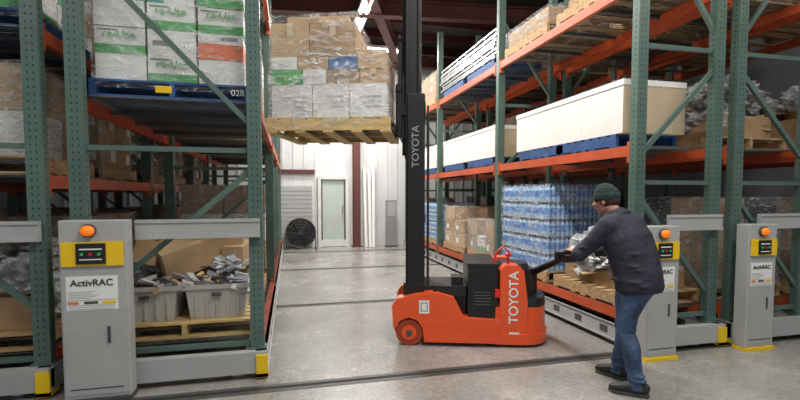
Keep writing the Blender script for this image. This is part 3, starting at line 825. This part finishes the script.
wl = hand('left_hand', hl, 1); wrr = hand('right_hand', hr, -1)

mb = MB(); J = M['jacket']
rings = [(-.15, .79, .150, .190), (-.145, .83, .165, .205), (-.13, .93, .165, .205), (-.09, 1.06, .170, .215), (-.035, 1.19, .172, .230), (.02, 1.285, .155, .222), (.065, 1.345, .115, .180), (.09, 1.385, .08, .105), (.11, 1.42, .066, .075)]
mb.tube([(u, 0, z) for u, z, a, b_ in rings], [(a, b_) for u, z, a, b_ in rings], J, 24, True, True, (1, 0, 0))
def arm(sy, el, wr):
    sh = Vector((.02, .185*sy, 1.315)); el = Vector(el)
    w0 = wr + bk*.03
    mb.ell(sh, (.085, .08, .085), J)
    mb.tube([Vector((.0, .10*sy, 1.33)), sh, (sh+el)/2 + Vector((-.01, 0, 0)), el, (el+w0)/2, w0 + (el-w0)*.15, w0], [.09, .084, .070, .062, .056, .050, .048], J, 14)
    mb.ell(el, (.064, .064, .064), J)
    mb.tube([w0 + (el-w0)*.12, w0], .052, J, 14)
    for q in (.3, .55, .75): mb.ell(el.lerp(w0, q), (.058, .060, .030), J)
    for q in (.45, .75): mb.ell(sh.lerp(el, q), (.075, .072, .03), J)
arm(1, (.19, .30, 1.08), wl); arm(-1, (.22, -.28, 1.08), wrr)
mb.tube([(.045, 0, 1.36), (.09, 0, 1.41)], [(.11, .12), (.085, .09)], J, 20, True, True, (1, 0, 0))
mb.ell((-.03, 0, 1.345), (.08, .13, .06), J)
for k, z in enumerate((.87, .99, 1.11)): mb.ell((-.245+.03*k, .03, z), (.05, .15, .028), J)
for k, z in enumerate((.90, 1.02)): mb.ell((-.13+.03*k, .16, z), (.13, .05, .022), J)
mb.build('jacket', man, remesh=.010, smooth_it=3)
mb = MB(); D = M['jeans']
mb.tube([(-.13, 0, .95), (-.135, 0, .86), (-.125, 0, .79)], [(.125, .16), (.132, .17), (.11, .155)], D, 20, True, True, (1, 0, 0))
LA = Vector((-.20, .09, .10)); RA = Vector((.08, -.10, .10))
def leg(sy, knee, an):
    hp = Vector((-.125, .088*sy, .85)); knee = Vector(knee)
    mb.tube([hp, hp.lerp(knee, .35)+Vector((.012, 0, 0)), hp.lerp(knee, .75), knee, knee.lerp(an, .3)+Vector((-.018, 0, 0)), knee.lerp(an, .75), an-Vector((0, 0, .02)), an-Vector((.0, 0, .05))], [.105, .094, .076, .069, .069, .058, .056, .061], D, 16)
    mb.ell(hp, (.112, .10, .11), D); mb.ell(knee+Vector((.008, 0, 0)), (.070, .067, .075), D)
    for q, zz in ((.02, .0), (-.02, .035), (.01, .07)): mb.ell(an+Vector((q*.3, 0, zz-.01)), (.064, .062, .014), D)
    for q in (-.05, .03, .08): mb.ell(knee+Vector((-.01, 0, q)), (.072, .068, .016), D)
leg(1, (-.10, .095, .475), LA); leg(-1, (.04, -.10, .48), RA)
mb.build('jeans', man, remesh=.009, smooth_it=2)
def shoe(name, an, yaw=0):
    mb = MB(Matrix.Translation((an.x, an.y, 0)) @ Matrix.Rotation(yaw, 4, 'Z'))
    mb.tube([(-.085, 0, .05), (-.07, 0, .055), (-.02, 0, .065), (.06, 0, .058), (.13, 0, .046), (.18, 0, .038), (.20, 0, .034)], [(.028, .022), (.046, .036), (.062, .042), (.048, .046), (.038, .05), (.026, .038), (.012, .02)], M['shoe'], 16, True, True)
    mb.tube([(-.01, 0, .06), (-.015, 0, .13)], [.05, .048], M['shoe'], 14)
    mb.build(name, man, remesh=.006, smooth_it=3)
    mb = MB(Matrix.Translation((an.x, an.y, 0)) @ Matrix.Rotation(yaw, 4, 'Z'))
    pts = [(-.09, 0), (-.08, .03), (-.03, .038), (.05, .042), (.12, .052), (.18, .042), (.205, .0), (.18, -.04), (.12, -.05), (.05, -.04), (-.03, -.038), (-.08, -.03)]
    mb.prism(pts[::-1], .001, .026, M['sole'])
    mb.build(name + '_sole', man, bevel=.004)
shoe('left_shoe', LA, .55); shoe('right_shoe', RA, .1)
HC = Vector((.165, 0, 1.52))
HR = Matrix.Translation(HC) @ Matrix.Rotation(.22, 4, 'Z') @ Matrix.Rotation(.20, 4, 'Y')
mb = MB(HR); S = M['skin']
mb.ell((-.008, 0, .03), (.098, .077, .092), S); mb.ell((.03, 0, -.035), (.066, .058, .072), S)
mb.ell((.062, 0, -.088), (.026, .03, .022), S); mb.ell((.02, 0, -.07), (.06, .052, .04), S)
mb.ell((.078, 0, .028), (.018, .05, .012), S)
mb.tube([(.088, 0, .02), (.104, 0, -.004), (.116, 0, -.022), (.095, 0, -.03)], [.008, .010, .014, .010], S, 10)
for s in (1, -1):
    mb.ell((.105, .011*s, -.024), (.010, .008, .007), S); mb.ell((.07, .036*s, -.022), (.022, .022, .02), S)
    mb.ell((-.004, .076*s, -.018), (.016, .008, .027), S)
mb.ell((.091, 0, -.050), (.010, .022, .006), S); mb.ell((.089, 0, -.060), (.010, .020, .006), S)
mb.tube([(-.02, 0, -.04), (-.045, 0, -.11), (-.06, 0, -.17)], [.056, .056, .062], S, 16)
mb.build('head', man, remesh=.0045, smooth_it=2)
mb = MB(HR)
for s in (1, -1):
    mb.ell((.082, .030*s, .006), (.011, .013, .010), M['eye']); mb.ell((.0915, .030*s, .006), (.004, .006, .006), M['iris'])
    mb.ell((.088, .030*s, .024), (.008, .02, .004), M['hair'])
mb.ell((.1, 0, -.0548), (.004, .019, .003), M['lip'])
mb.build('face_features', man)
mb = MB(HR); mb.ell((-.024, 0, -.004), (.090, .078, .075), M['hair'])
for s in (1, -1): mb.ell((.012, .068*s, .005), (.014, .014, .035), M['hair'])
mb.build('hair', man, remesh=.006, smooth_it=2)
mb = MB(HR @ Matrix.Rotation(-.14, 4, 'Y'))
B = M['beanie']
mb.tube([(-.012, 0, -.002), (-.010, 0, .015), (-.006, 0, .05), (-.006, 0, .060)], [(.100, .085), (.107, .090), (.108, .090), (.103, .084)], B, 28, True, True, (1, 0, 0))
mb.tube([(-.008, 0, .04), (-.01, 0, .075), (-.015, 0, .102), (-.02, 0, .122), (-.024, 0, .134), (-.026, 0, .138)], [(.104, .085), (.100, .081), (.085, .071), (.060, .052), (.032, .028), (.008, .008)], B, 28, True, True, (1, 0, 0))
mb.build('beanie', man)

cam = bpy.data.cameras.new('camera'); co = bpy.data.objects.new('camera', cam); COL.objects.link(co)
cam.sensor_width = 36; cam.lens = 450/800*36
pitch = math.radians(3.0)
co.location = (0, 0, 1.5); co.rotation_euler = (math.radians(90) - pitch, 0, -math.radians(13.74))
cam.shift_y = (450*math.tan(pitch) - 5) / 800
cam.clip_start = .05
SC.camera = co
